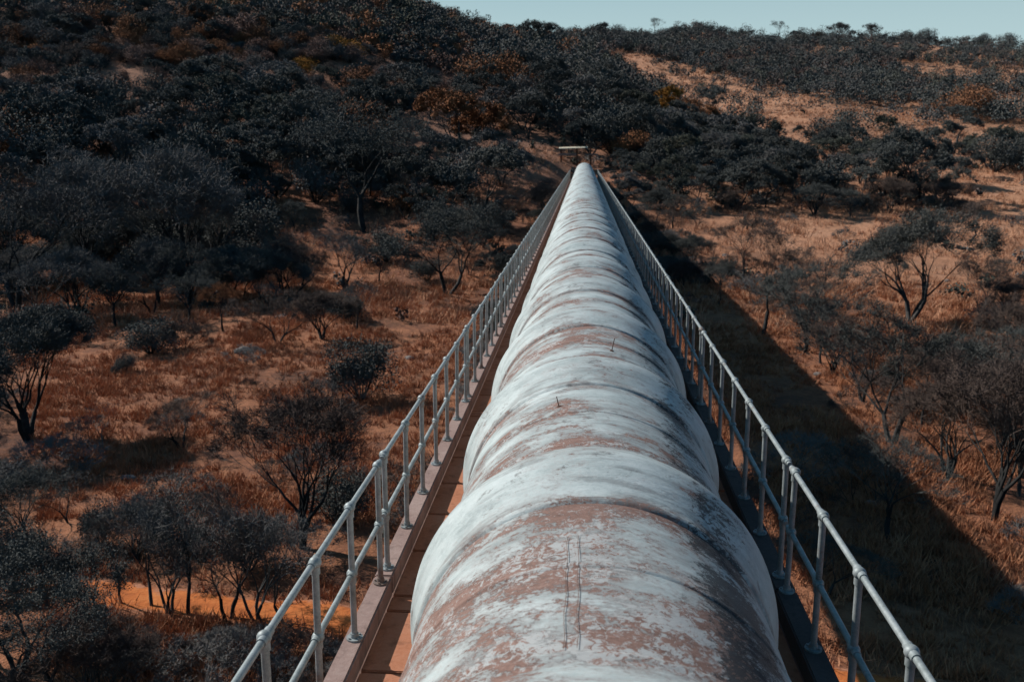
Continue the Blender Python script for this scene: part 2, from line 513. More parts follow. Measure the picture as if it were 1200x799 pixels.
while True:
    yc = 4.95+PITCH*k
    if yc > Y1-1: break
    if yc > Y0+.6:
        def wc(y, t, s=k): return wob(y, t)+.004*noise.noise((sin(t)*2, cos(t)*2, y+s))
        pr = [(-.50, -.01), (-.485, .012), (-.455, .022), (-.43, .014), (-.38, .019), (-.28, .050), (-.14, .086), (-.05, .105), (.0, CR),
              (.05, .105), (.14, .086), (.28, .050), (.38, .019), (.43, .014), (.455, .022), (.485, .012), (.50, -.01)]
        mb = MB(); mb.lathe_y([(yc+a, PR+b) for a, b in pr], PX, PZ, 112 if yc < 30 else 48, wc)
        child(mb, 'joint_collar', M['paint_collar'], pipe)
        mb = MB(); ym = yc+PITCH/2
        mb.lathe_y([(ym-.035, PR-.01), (ym-.02, PR+.005), (ym, PR+.008), (ym+.02, PR+.005), (ym+.035, PR-.01)], PX, PZ, 112 if yc < 30 else 48, wob)
        if ym < Y1-1: child(mb, 'weld_seam', M['paint'], pipe)
        # each collar rests on a low concrete saddle
        if ym < Y1-1:
            mb = MB()
            zb = KT-KH
            mb.box(PX-.55, PX+.55, ym-.18, ym+.18, zb-.02, zb+.115, .015)
            child(mb, 'saddle', M['beam'], pipe)
    k += 1
# small fittings on the crown of the pipe
def on_pipe(y, ang, r=PR): return Vector((PX+sin(ang)*r, y, PZ+cos(ang)*r))
def peg(y, ang, h, r=.008, tri=False):
    mb = MB()
    a, b = on_pipe(y, ang, PR-.01), on_pipe(y, ang, PR+h)
    mb.tube(a, b, r, r*.8, 6)
    mb.tube(on_pipe(y, ang, PR-.005), on_pipe(y, ang, PR+.006), .022, .018, 10)
    if tri:
        l, q = on_pipe(y-.09, ang-.035, PR+.005), on_pipe(y-.09, ang+.035, PR+.005)
        t = on_pipe(y, ang, PR+h*.6)
        mb.tube(l, q, .005, n=5); mb.tube(l, t, .005, n=5); mb.tube(q, t, .005, n=5)
    child(mb, 'survey_peg', M['rust_steel'], pipe)
peg(8.20, .20, .12, .0045)
peg(6.35, -.25, .08, .004)
peg(4.70, -.10, .05, .0035)
for dx in (-.026, .026):
    mb = MB()
    pts = [on_pipe(3.05+.09*i, -.115+dx+.004*sin(i*1.7), PR+.008) for i in range(12)]
    for a, b in zip(pts, pts[1:]): mb.tube(a, b, .0013, n=5, caps=False)
    child(mb, 'rusty_wire', M['stain'], pipe)

# ------------------------------------------------------------------ the bridge under it
bridge = empty('pipe_bridge', (0, 0, 0))
tag(bridge, 'long brown concrete bridge carrying the white pipe across the valley', 'bridge')
BAY, GAP, PER = .91, .28, 5.74
def spans(ystart):
    s = ystart
    while s - PER > Y0: s -= PER
    out = []
    while s < Y1-1:
        out.append((max(s, Y0), min(s+PER, Y1))); s += PER
    return out
for (a, b) in spans(7.24):
    for side in (-1, 1):
        mb = MB()
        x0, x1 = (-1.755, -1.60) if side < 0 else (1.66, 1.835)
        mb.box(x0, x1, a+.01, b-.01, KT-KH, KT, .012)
        mb.build('kerb', M['kerb'] if side < 0 else M['kerb_shaded'], bridge)
    mb = MB()
    yy = a
    while yy < b-.05:
        e = min(yy+.905, b-.012)
        if b-e < .2: e = b-.012
        mb.box(-1.598, 1.658, yy+.016, e-.006, KT-KH-.12, KT-KH-.002+.004*random.random(), .008)
        yy = e+.006
    mb.build('deck_slab', M['deck'], bridge)
for x0, x1 in ((-1.75, -1.36), (1.43, 1.83)):
    mb = MB(); mb.box(x0, x1, Y0, Y1, CAMZ-4.75, KT-KH-.125, .02); mb.build('edge_beam', M['beam'], bridge)
yy = Y0+1
while yy < Y1:
    mb = MB(); mb.box(-1.355, 1.425, yy, yy+.3, CAMZ-4.5, KT-KH-.13); mb.build('cross_beam', M['beam'], bridge); yy += 5.74
for yp in (-5.0, 34.0, 54.0, 74.0, 94.0):
    zb = min(ground_z(x, yp) for x in (-2, 0, 2))-.4
    mb = MB()
    mb.box(-1.9, 1.98, yp-.55, yp+.55, CAMZ-5.25, CAMZ-4.76, .03)
    pr = [(-1.25, -.4), (1.25, -.4), (1.25, .4), (-1.25, .4)]
    tp = [(x, yp+y_, CAMZ-5.25) for x, y_ in pr]; bt = [(x*1.12, yp+y_*1.35, zb) for x, y_ in pr]
    mb.add(bt+tp, [(0, 1, 5, 4), (1, 2, 6, 5), (2, 3, 7, 6), (3, 0, 4, 7)])
    if zb < CAMZ-5.4: mb.build('pier', M['pier'], bridge)
# abutment block where the deck lands on the hill
mb = MB(); mb.box(-2.3, 2.4, Y1+.002, Y1+.9, CAMZ-6.5, CAMZ-3.9, .05); mb.build('abutment', M['pier'], bridge)

# ------------------------------------------------------------------ railings
ZT, ZM = CAMZ-2.57, CAMZ-3.09
def post_meshes():
    p = MB(); p.tube((0, 0, .012), (0, 0, ZT-KT), .0235, n=14)
    b = MB()
    b.sphere((0, 0, 0), .042, 14, .95); b.tube((0, 0, -.075), (0, 0, -.02), .031, n=14)
    c = MB(); c.tube((0, 0, 0), (0, 0, .014), .064, n=16); c.tube((0, 0, .014), (0, 0, .05), .033, .030, n=14)
    for a in (0, 1, 2, 3): c.tube((.048*cos(a*pi/2+.7), .048*sin(a*pi/2+.7), .01), (.048*cos(a*pi/2+.7), .048*sin(a*pi/2+.7), .026), .009, n=6)
    f = MB(); f.tube((0, 0, 0), (0, 0, ZT-KT), .0235, n=6, caps=False)
    for z in (ZT-KT, ZM-KT): f.sphere((0, 0, z), .042, 6)
    f.tube((0, 0, 0), (0, 0, .014), .064, n=8)
    return p.mesh('post', M['galv']), b.mesh('ball_fitting', M['galv']), c.mesh('base_plate', M['galv']), f.mesh('post_far', M['galv'])
pm, bm_, cm, fm = post_meshes()
def rail_mesh(name, n, ends=.105):
    mb = MB()
    mb.tube((0, -ends, 0), (0, BAY*6+ends, 0), .0215, n=n)
    if n > 8:                    # swaged couplings beside every fitting
        for i in range(7):
            mb.tube((0, i*BAY-.07, 0), (0, i*BAY+.07, 0), .0285, n=n)
    return mb.mesh(name, M['galv'])
rt, rtf = rail_mesh('rail', 14), rail_mesh('rail_far', 6)
ORD = ['nearest', 'second', 'third', 'fourth', 'fifth', 'sixth']
def railing(side, y_first, x, idx, far):
    r = empty('guard_railing', (x, y_first, KT))
    sd = 'left' if side < 0 else 'right'
    if idx < 0:
        lab = 'grey steel railing panel on the %s kerb, beside and behind the viewer' % sd
    elif idx < 6:
        lab = '%s grey steel railing panel from the viewer on the %s kerb beside the pipe' % (ORD[idx], sd)
    else:
        lab = 'distant grey steel railing panel along the %s kerb towards the hillside' % sd
    tag(r, lab, 'railing', 'steel railing panels along the %s kerb' % sd)
    def part(name, me, p, z=0, yy=0):
        o = bpy.data.objects.new(name, me); o.parent = p; o.location = (0, yy, z); return link(o)
    part('top_rail', rtf if far else rt, r, ZT-KT)
    part('middle_rail', rtf if far else rt, r, ZM-KT)
    for i in range(7):
        p = part('post', fm if far else pm, r, 0, i*BAY)
        p.rotation_euler = (random.uniform(-.006, .006), random.uniform(-.006, .006), random.random())
        if not far:
            part('ball_fitting', bm_, p, ZT-KT); part('ball_fitting', bm_, p, ZM-KT); part('base_plate', cm, p)
for side, x, ye in ((-1, XL, 7.39), (1, XR, 7.50)):
    y = ye-PER; i = 0
    while y+BAY*6 < Y1:
        railing(side, y, x, i, i > 5)
        y += PER; i += 1
    railing(side, ye-2*PER, x, -1, True)

# frame on the bank above the far end of the pipe
def barrier():
    g = empty('pipe_gantry', (-1.2, 124.0, ground_z(-1.2, 124)))
    tag(g, 'small pale beamed frame standing on the bank above the far end of the pipe', 'frame')
    gz = g.location.z
    for x in (-3.0, -.9, .9):
        mb = MB(); mb.box(x-.1, x+.1, 123.9, 124.1, ground_z(x, 124)-.4, CAMZ+.14, .01); child(mb, 'upright', M['rust_steel'], g)
    mb = MB()                       # a pale plank deck leaning towards the pipe
    q_ = [(-3.3, 123.2, CAMZ+.06), (.5, 123.2, CAMZ+.16), (.5, 124.4, CAMZ+.32), (-3.3, 124.4, CAMZ+.22)]
    mb.add([(a, b, c-.07) for a, b, c in q_]+q_, [(3, 2, 1, 0), (4, 5, 6, 7), (0, 1, 5, 4), (1, 2, 6, 5), (2, 3, 7, 6), (3, 0, 4, 7)]); child(mb, 'top_plank', M['pale_steel'], g)
    mb = MB(); mb.box(.52, 2.0, 123.8, 124.2, CAMZ+.22, CAMZ+.37, .02); child(mb, 'top_beam', M['rust_steel'], g)
    mb = MB(); mb.box(-3.4, -1.0, 123.62, 123.88, CAMZ-.85, CAMZ-.60, .02); child(mb, 'lower_beam', M['kerb'], g)
    mb = MB(); mb.box(.1, 1.9, 123.62, 123.88, CAMZ-.80, CAMZ-.65, .02); child(mb, 'lower_beam', M['pier'], g)
barrier()

# ------------------------------------------------------------------ vegetation prototypes
def strip(mb, p, q, w):
    d = (q-p)
    a = d.orthogonal().normalized()
    a = Matrix.Rotation(random.random()*6.28, 3, d.normalized()) @ a
    a *= w
    mb.add([p-a, p+a, q], [(0, 1, 2)])
def leafq(mb, p, s):
    n_ = Vector((random.gauss(0, 1), random.gauss(0, 1), random.gauss(0, .8)+.3)).normalized()
    a = n_.orthogonal().normalized(); b = n_.cross(a)
    t = random.random()*6.28
    u = (a*cos(t)+b*sin(t))*s; w = (b*cos(t)-a*sin(t))*s*.55
    mb.add([p-u, p+w*.9, p+u, p-w], [(0, 1, 2, 3)])

def grow(seed, H, spread, stems, depth, leaf, nleaf, twigw, lean=.25, flat=0.0, nt=5, fork=.12):
    """returns trunk MB and crown MB of a branching tree of height about H"""
    random.seed(seed)
    tk, cr = MB(), MB()
    def rec(p, d, L, r, lev):
        # a limb made of 2-3 crooked pieces
        n = 3 if lev < 2 else 2
        for i in range(n):
            d = (d+Vector((random.gauss(0, .16), random.gauss(0, .16), random.gauss(.04, .10)))).normalized()
            q = p+d*(L/n)
            r2 = r*(.86 if lev else .9)
            if lev < 3: tk.tube(p, q, r, r2, n=6 if lev < 2 else 4, caps=False)
            elif lev < depth-1: cr.tube(p, q, max(r, .008), max(r2, .006), n=3, smooth=False, caps=False)
            else: strip(cr, p, q, max(r*1.2, twigw*1.3))
            p = q; r = r2
        if lev >= depth:
            for _ in range(nt):
                e = (d*.6+Vector((random.gauss(0, .6), random.gauss(0, .6), random.gauss(.15, .45)))).normalized()
                q = p+e*random.uniform(.16, .42)*H/5
                strip(cr, p, q, twigw)
                for _k in range(2):
                    s0 = p.lerp(q, random.uniform(.2, .9))
                    strip(cr, s0, s0+(e+Vector((random.gauss(0, .7), random.gauss(0, .7), random.gauss(0, .5)))).normalized()*random.uniform(.1, .26)*H/5, twigw*.8)
                for _k in range(nleaf):
                    leafq(cr, p.lerp(q, random.uniform(.2, 1.1))+Vector((random.gauss(0, .07), random.gauss(0, .07), random.gauss(0, .05)))*H/5, leaf*random.uniform(.6, 1.3))
            return
        nb = random.choice((2, 3, 3)) if lev < 4 else random.choice((2, 2, 3))
        for _ in range(nb):
            e = Vector((random.gauss(0, 1), random.gauss(0, 1), 0)).normalized()
            k_ = random.uniform(.45, 1.0)*spread
            nd = (d+e*k_).normalized()
            if flat and lev > 1: nd.z *= (1-flat); nd.normalize()
            nd.z = max(nd.z, -.12)
            rec(p, nd, L*random.uniform(.66, .86), r*random.uniform(.58, .72), lev+1)
    for s_ in range(stems):
        a = 6.283*s_/stems+random.random()
        d = Vector((cos(a)*lean, sin(a)*lean, 1)).normalized() if stems > 1 else Vector((random.gauss(0, .08), random.gauss(0, .08), 1)).normalized()
        rec(Vector((0, 0, -.25)), d, H*(.30-.02*stems*(stems > 1)), H*fork*.22*(1.0 if stems == 1 else .75), 0)
    # normalise height
    zs = [v[2] for v in cr.v]; zs.sort()
    k_ = H/zs[int(len(zs)*.985)]
    mx, my, mz = (sum(v[i] for v in cr.v)/len(cr.v) for i in (0, 1, 2))     # the crown sits over the foot
    ax, ay = .85*mx/mz, .85*my/mz
    for b in (tk, cr): b.v = [((x-ax*max(z, 0))*k_, (y-ay*max(z, 0))*k_, z*k_) for x, y, z in b.v]
    return tk, cr

def bush(seed, H, W, n, leaf, stretch=.0, base=.05, clumps=14, tw=.012, twigs=300):
    """foliage in uneven clumps right down to the ground; leaf-sized faces through the volume"""
    random.seed(seed)
    tk, cr = MB(), MB()
    cl = []
    for i in range(clumps):
        a = random.random()*6.283; rr = sqrt(random.random())*W*.5*.72
        hz = random.uniform(.30, 1.0)
        hz = hz*(1-.42*(rr/(W*.5))**2)
        cl.append((Vector((cos(a)*rr, sin(a)*rr, H*(base+hz*(.86-base)))), random.uniform(.14, .27)*min(W, H*1.35)))
    for i in range(n):
        c, r = random.choice(cl)
        v = Vector((random.gauss(0, 1), random.gauss(0, 1), random.gauss(0, .8))).normalized()*r*(random.random()**.35)
        p = c+v
        if p.z < 0.02: p.z = random.random()*.3*H
        leafq(cr, p, leaf*random.uniform(.55, 1.35))
    for i in range(twigs):
        c, r = random.choice(cl)
        v = Vector((random.gauss(0, 1), random.gauss(0, 1), abs(random.gauss(.2, .8)))).normalized()
        strip(cr, c+v*r*.6, c+v*r*random.uniform(1.1, 1.55), tw)
    for c, r in cl:
        p0 = Vector((0, 0, -.15))
        mid = p0.lerp(c, .5)+Vector((c.x*.12, c.y*.12, 0))
        tk.tube(p0, mid, .035*H/2.5, .022*H/2.5, 5, caps=False); tk.tube(mid, c, .022*H/2.5, .008, 5, caps=False)
    return tk, cr

PROTO = {}
def proto(key, tkcr, bark, leaf):
    tk, cr = tkcr
    PROTO[key] = (tk.mesh('trunk', bark), cr.mesh('crown', leaf))
def variant(key, src, leaf, bark=None):
    t, c = PROTO[src]
    c2 = c.copy(); c2.materials[0] = leaf
    t2 = t
    if bark: t2 = t.copy(); t2.materials[0] = bark
    PROTO[key] = (t2, c2)
# near, bare
for i in range(5):
    proto('bare%d' % i, grow(20+i, 5.0, .54, [3, 1, 2, 4, 1][i], 6, .04, 0, .0078, .27, nt=6), M['bark'], M['leaf_grey'])
    variant('bareb%d' % i, 'bare%d' % i, M['leaf_brown'])
    variant('bared%d' % i, 'bare%d' % i, M['leaf_dark'])
for i in range(2):
    proto('dome%d' % i, grow(40+i, 5.5, .60, [3, 4][i], 6, .030, 5, .008, .26, nt=9, flat=.06), M['bark'], M['leaf_dark'])
# slim saplings
for i in range(3):
    proto('sap%d' % i, grow(50+i, 4.0, .40, [1, 2, 3][i], 4, .04, 0, .006, .20, nt=4, fork=.07), M['bark'], M['leaf_grey'])
    variant('sapp%d' % i, 'sap%d' % i, M['bark_pale'], M['bark_pale'])
# thorn trees with fine dark foliage
for i in range(3):
    proto('thorn%d' % i, grow(70+i, 6.0, .78, [3, 2, 1][i], 6, .036, 8, .007, .5, flat=.25), M['bark'], M['leaf_dark'])
    variant('thornr%d' % i, 'thorn%d' % i, M['leaf_rust'])
    variant('thornb%d' % i, 'thorn%d' % i, M['leaf_brown'])
# leafy trees further off: larger leaf clumps
for i in range(3):
    proto('leafy%d' % i, grow(90+i, 6.0, .70, [1, 3, 2][i], 5, .065, 13, .012, .45, flat=.1, nt=5), M['bark'], M['leaf_dark'])
    variant('leafyo%d' % i, 'leafy%d' % i, M['leaf_olive'])
    variant('leafyg%d' % i, 'leafy%d' % i, M['leaf_grey'])
    variant('leafyr%d' % i, 'leafy%d' % i, M['leaf_rust'])
    variant('leafyy%d' % i, 'leafy%d' % i, M['leaf_gold'])
# bushes
for i in range(4):
    proto('bush%d' % i, bush(110+i, 2.6, 3.4, 9000, .050, clumps=[16, 22, 12, 19][i]), M['bark'], M['leaf_dark'])
    proto('fbush%d' % i, bush(130+i, 3.0, 4.2, 5200, .065, clumps=[13, 18, 10, 16][i], tw=.03, twigs=120), M['bark'], M['leaf_dark'])
    for s, mt in (('o', 'leaf_olive'), ('g', 'leaf_grey'), ('r', 'leaf_rust'), ('y', 'leaf_gold'), ('p', 'leaf_pink'), ('b', 'leaf_brown')):
        variant('fbush%s%d' % (s, i), 'fbush%d' % i, M[mt])
# twiggy low scrub, near
for i in range(3):
    proto('scrub%d' % i, grow(150+i, 1.6, .75, 5, 4, .03, 0, .004, .8, nt=6, fork=.05), M['bark'], M['leaf_grey'])
    variant('scrubb%d' % i, 'scrub%d' % i, M['leaf_brown'])
    variant('scrubp%d' % i, 'scrub%d' % i, M['leaf_pink'])
random.seed(99)
PH = {'dome': 5.5, 'bared': 5., 'bare': 5., 'bareb': 5., 'sap': 4., 'sapp': 4., 'thorn': 6., 'thornr': 6., 'thornb': 6., 'leafy': 6., 'leafyo': 6., 'leafyg': 6., 'leafyr': 6., 'leafyy': 6., 'bush': 2.6,
      'scrub': 1.6, 'scrubb': 1.6, 'scrubp': 1.6}
for s in ('', 'o', 'g', 'r', 'y', 'p', 'b'): PH['fbush'+s] = 3.0
NVAR = {'bare': 5, 'bareb': 5, 'sap': 3, 'sapp': 3, 'bush': 4, 'thorn': 3}
def nvar(k):
    if k.startswith('fbush'): return 4
    if k.startswith('bare'): return 5
    if k == 'bush': return 4
    if k == 'dome': return 2
    return 3
NAME = {'dome': 'domed_tree', 'bared': 'bare_tree', 'bare': 'bare_tree', 'bareb': 'bare_tree', 'sap': 'sapling', 'sapp': 'sapling', 'thorn': 'thorn_tree', 'thornr': 'thorn_tree', 'thornb': 'thorn_tree',
        'leafy': 'leafy_tree', 'leafyo': 'leafy_tree', 'leafyg': 'leafy_tree', 'leafyr': 'autumn_tree', 'leafyy': 'autumn_tree', 'bush': 'bush', 'scrub': 'shrub', 'scrubb': 'shrub', 'scrubp': 'shrub'}
for s in ('', 'o', 'g', 'r', 'y', 'p', 'b'): NAME['fbush'+s] = 'bush'
PLACED = []
def plant(kind, p, h, label, cat, group=None, w=1.0, rz=None, var=None, far=False):
    i = random.randrange(nvar(kind)) if var is None else var
    t, c = PROTO['%s%d' % (kind, i)]
    s = h/PH[kind]
    r = empty(NAME[kind], (p.x, p.y, p.z-.04), random.random()*6.283 if rz is None else rz)
    sw = s*w
    r.scale = (sw, sw, s)
    if not kind.startswith('fbush') and not kind.startswith('scrub') or True:
        a = bpy.data.objects.new('trunk', t); a.parent = r; link(a)
    b = bpy.data.objects.new('crown', c); b.parent = r; link(b)
    tag(r, label, cat, group)
    PLACED.append((p.x, p.y, h))
    return r
def px_plant(kind, px, py, hpx, label, cat='tree', w=1.0, var=None, group=None, rz=None):
    p = at(px, py)
    while p is None and py < 110: py += 2; p = at(px, py)
    if p is None: return
    d = (p-Vector((0, 0, CAMZ))).dot(fwd)
    return plant(kind, p, hpx*d/F_PX, label, cat, group, w, rz, var)

# trees and bushes one can single out in the photograph ---------------- left bank
px_plant('dome', 34, 514, 150, 'dark spreading tree at the far left edge throwing a long shadow on orange grass', w=.95, var=1)
px_plant('bareb', 355, 642, 190, 'large bare brown tree in open grass left of the railing', w=1.0, var=0)
px_plant('bush', 424, 468, 72, 'round black-green bush close left of the railing with its shadow behind', 'bush', w=.95, var=0)
px_plant('bush', 178, 413, 44, 'wide dark bush in the middle of the left grass slope', 'bush', w=1.25, var=1)
px_plant('bush', 146, 437, 24, 'small low dark bush just below the wide one on the left slope', 'bush', w=1.1, var=2)
px_plant('thornr', 262, 388, 58, 'small flat-topped tree with rusty crown on the left grass slope', w=.85, var=2)
px_plant('sapp', 122, 522, 55, 'pale leafless sapling beside the shadow of the far left tree', w=1.2, var=0)
px_plant('sap', 80, 612, 65, 'slim dark sapling alone in orange grass at lower left', w=1.1, var=1)
px_plant('thorn', 525, 345, 110, 'dark spreading tree close left of the pipe halfway up the slope', w=1.0, var=1)
px_plant('thorn', 428, 272, 150, 'tall dark tree with a single visible trunk below the left hillside wood', w=1.0, var=2)
px_plant('bareb', 325, 402, 62, 'low bare brown tree below the grassy clearing on the left', w=1.1, var=2)
px_plant('bareb', 378, 398, 56, 'dark bare tree right of the clearing, nearest the black-green bush', w=1.1, var=3)
px_plant('bare', 110, 345, 160, 'tall pale grey bare tree at the left foot of the hillside wood', w=.9, var=0)
px_plant('bare', 215, 345, 165, 'rounded grey bare tree in the left hillside wood', w=.9, var=3)
px_plant('bare', 20, 365, 175, 'grey bare tree at the left picture edge below the hill', w=.9, var=2)
px_plant('bareb', 262, 340, 110, 'brownish bare tree at the right end of the grey row on the left hill', w=.9, var=4)
px_plant('thornb', 640, 262, 45, 'small brown tree hard against the left side of the pipe near its far end', w=1., var=0)
# row of bare trees by the earth track
for i, (a, b, h, k_, v) in enumerate([(178, 712, 140, 'bare', 1), (222, 722, 175, 'sap', 0), (266, 728, 155, 'bareb', 2), (300, 728, 150, 'sap', 2), (142, 708, 110, 'bareb', 4), (332, 730, 125, 'bare', 1), (112, 712, 95, 'sap', 1), (200, 720, 135, 'sap', 2)]):
    lab = ['grey bare tree on the verge of the orange track, left end of the thicket', 'tallest thin sapling standing at the orange track verge', 'brown bare tree in the middle of the track-side thicket',
           'many-stemmed sapling right of the middle of the track-side thicket', 'low brown bare tree left of the track-side thicket', 'grey bare tree at the right end of the track-side thicket',
           'short sapling left of the thicket by the orange track', 'dense upright sapling between two bare trees by the orange track'][i]
    px_plant(k_, a, b, h, lab, 'tree', w=.72 if k_ != 'sap' else 1.0, var=v)
# dark corner, lower left
for i, (a, b, h, k_, v) in enumerate([(15, 800, 170, 'thorn', 0), (62, 835, 175, 'thorn', 2), (-30, 760, 170, 'thorn', 1), (110, 850, 130, 'bareb', 3), (20, 690, 75, 'bush', 0), (60, 668, 42, 'scrub', 1)]):
    lab = ['dark tree filling the lower left corner of the view', 'dense dark tree right beside the one in the lower left corner', 'dark tree cut by the left picture edge near the bottom', 'brown bare tree right of the lower left corner',
           'dark bush standing on the track at the left picture edge', 'twiggy shrub beside the track near the left edge'][i]
    px_plant(k_, a, b, h, lab, 'tree' if k_ in ('thorn', 'bareb') else 'bush', w=1.0, var=v)
for i, (a, b, h, k_) in enumerate([(240, 800, 62, 'scrub'), (200, 790, 45, 'scrubb'), (285, 790, 50, 'scrub'), (160, 800, 60, 'scrub'), (330, 770, 50, 'scrubb'), (250, 755, 22, 'scrubb'), (90, 745, 30, 'scrub')]):
    lab = ['large grey twiggy shrub at the bottom edge left of the railing', 'low brown shrub at the bottom edge, left of the large grey one', 'grey shrub at the bottom edge nearest the railing', 'grey shrub near the dark lower left corner',
           'brown shrub between the track and the end of the near railing', 'small brown shrub just below the orange track', 'grey shrub below the track near the left edge'][i]
    px_plant(k_, a, b, h, lab, 'shrub', w=1.1)
for i, (a, b, h, k_, v, w_) in enumerate([(120, 640, 55, 'bush', 0, .9), (160, 655, 70, 'bared', 3, 1.0), (235, 660, 80, 'bared', 2, 1.0), (290, 668, 70, 'bush', 3, 1.0), (205, 640, 60, 'bush', 2, 1.2),
        (395, 612, 70, 'bush', 1, .9), (345, 660, 60, 'scrub', 0, 1.2), (470, 600, 60, 'scrubb', 1, 1.2), (60, 560, 45, 'scrub', 2, 1.3), (315, 365, 34, 'bared', 4, 1.2), (405, 375, 36, 'bush', 2, 1.3), (25, 640, 95, 'bared', 0, 1.1)]):
    lab = ['dark bush behind the left end of the track-side thicket', 'dark twiggy tree behind the tall sapling of the track-side thicket', 'dark fine-twigged tree in the heart of the track-side thicket', 'dark bush behind the right end of the track-side thicket',
           'wide dark bush in the middle of the track-side thicket', 'dark bush in the shade at the foot of the large bare brown tree', 'grey shrub between the thicket and the large bare brown tree', 'brown shrub close beside the left railing',
           'grey shrub below the tree at the far left edge', 'dark twiggy tree at the lower rim of the grassy clearing', 'wide dark bush at the lower rim of the grassy clearing', 'dark twiggy tree at the left picture edge above the track'][i]
    px_plant(k_, a, b, h, lab, 'bush' if k_ == 'bush' else 'shrub' if k_.startswith('scrub') else 'tree', w=w_, var=v)
# ---------------- right bank
px_plant('dome', 1066, 380, 130, 'lone dark tree with a domed crown of fine twigs on the pale grass at right', w=.95, var=0)
px_plant('bareb', 895, 392, 125, 'bare brown tree right of the shadow band, left of the lone domed tree', w=.85, var=1)
px_plant('bared', 945, 412, 115, 'dark fine-twigged tree just beyond the shadow band at right', w=1.0, var=2)
px_plant('bared', 1045, 520, 170, 'dark twin-trunked tree at the edge of the pipe shadow on the right', w=.95, var=2)
px_plant('bareb', 1165, 610, 200, 'bare tree near the right edge close to the pipe shadow', w=.9, var=0)
px_plant('bareb', 1110, 560, 120, 'low bare tree between the twin-trunked tree and the right edge', w=.9, var=3)
px_plant('bareb', 1190, 450, 100, 'brown bare tree at the right picture edge above the others', w=1.0, var=0)
px_plant('thorn', 1095, 475, 78, 'dark tree directly below the lone domed tree on the right', w=1.1, var=1)
px_plant('bareb', 1010, 470, 100, 'brown bare tree left of the dark trees at right centre', w=1., var=2)
px_plant('bareb', 1145, 395, 95, 'thin bare tree right of the lone domed tree', w=.8, var=4)
px_plant('bareb', 870, 330, 80, 'bare brown shrubby tree below the dark thicket at right', w=.9, var=4)
px_plant('thornb', 1200, 560, 130, 'dark tree cut by the right picture edge', w=.9, var=2)
# autumn-coloured ones
px_plant('leafyy', 783, 166, 62, 'golden-orange tree standing in the dark thicket right of the pipe end', w=.9, var=0)
px_plant('leafyr', 808, 168, 50, 'rusty tree right beside the golden one', w=1.0, var=1)
px_plant('leafy', 832, 168, 66, 'big round dark tree right of the golden-orange tree', w=1.0, var=0)
px_plant('fbushr', 1133, 140, 42, 'orange-brown rounded bush on the upper right grass slope', 'bush', w=1.2, var=0)
px_plant('fbush', 1155, 137, 30, 'dark bush against the right side of the orange-brown one', 'bush', w=1.2, var=1)
px_plant('fbushr', 740, 185, 30, 'rust topped bush just right of the far end of the pipe', 'bush', w=1.3, var=2)
px_plant('leafyr', 543, 185, 75, 'rust-coloured tree at the lower edge of the left hillside wood', w=1.1, var=1)
px_plant('fbushy', 402, 66, 24, 'bright orange bush high on the left hillside', 'bush', w=1.6, var=0)
px_plant('fbushy', 352, 90, 22, 'orange bush below and left of the brightest one on the left hillside', 'bush', w=1.5, var=1)
px_plant('fbushr', 295, 40, 22, 'rust-orange bush near the top of the left hillside', 'bush', w=1.2, var=2)
for a, b, h, k_, lab in [(768, 47, 26, 'bare', 'pale bare tree on the skyline above the golden-orange tree'), (912, 50, 24, 'bare', 'bare flat-topped tree alone on the skyline at right centre'),
                         (983, 40, 20, 'bare', 'small bare tree on the highest point of the right skyline'), (820, 50, 22, 'sap', 'thin bare tree on the skyline between the two pale ones'), (630, 62, 34, 'leafy', 'dark tree on the skyline above the pipe'),
                         (705, 58, 30, 'leafy', 'dark tree on the skyline right of the pipe'), (560, 42, 20, 'bareb', 'small bare tree where the left hill meets the sky')]:
    px_plant(k_, a, b, h, lab, 'tree', w=1.0)

random.seed(61)
for a in (585, 600, 648, 668, 690, 722, 742, 790, 840, 858, 880, 935, 958, 1003, 1020, 1060, 1085, 1120, 1150, 1178):
    k_ = random.choice(['leafy', 'fbush', 'fbush', 'bareb', 'fbush', 'leafyo'])
    px_plant(k_, a, 46+random.randint(-2, 4), random.uniform(9, 20), 'small %s breaking the skyline above the grass slope' % {'leafy': 'dark leafy tree', 'leafyg': 'grey tree', 'fbush': 'dark bush', 'bareb': 'bare brown tree', 'leafyo': 'olive tree'}[k_],
             'bush' if k_ == 'fbush' else 'tree', w=1.1, group='small plants standing on the skyline')
# ------------------------------------------------------------------ the rest of the bush, each plant on its own spot
def inside(px, py, poly):
    c = False; n = len(poly)
    for i in range(n):
        x1, y1 = poly[i]; x2, y2 = poly[i-1]
        if (y1 > py) != (y2 > py) and px < (x2-x1)*(py-y1)/(y2-y1)+x1: c = not c
    return c
# clearings as seen from the bridge; everything stays standing on real ground
CLEAR = [
    ([(690, 62), (740, 62), (830, 85), (960, 118), (1060, 130), (1100, 140), (1220, 150), (1220, 262), (1150, 258), (1110, 235), (1010, 222), (930, 208), (850, 172), (770, 120)], .03),
    ([(1080, 46), (1220, 46), (1220, 150), (1120, 130), (1060, 112)], .22),
    ([(780, 250), (1220, 252), (1220, 380), (1000, 380), (900, 340), (800, 290)], .04),
    ([(-20, 80), (340, 80), (560, 66), (560, 118), (330, 150), (-20, 146)], .25),
    ([(300, 245), (420, 250), (520, 300), (590, 300), (560, 430), (300, 330)], .10),
    ([(0, 380), (560, 350), (560, 700), (0, 640)], .04),
    ([(520, 180), (665, 175), (650, 300), (560, 290), (510, 230)], .14),
    ([(760, 330), (900, 400), (1000, 500), (700, 560)], .0),
    ([(0, 640), (520, 690), (520, 790), (0, 720)], .05),
]
def density(px, py):
    d = 1.0
    for poly, v in CLEAR:
        if inside(px, py, poly): d = min(d, v)
    return d
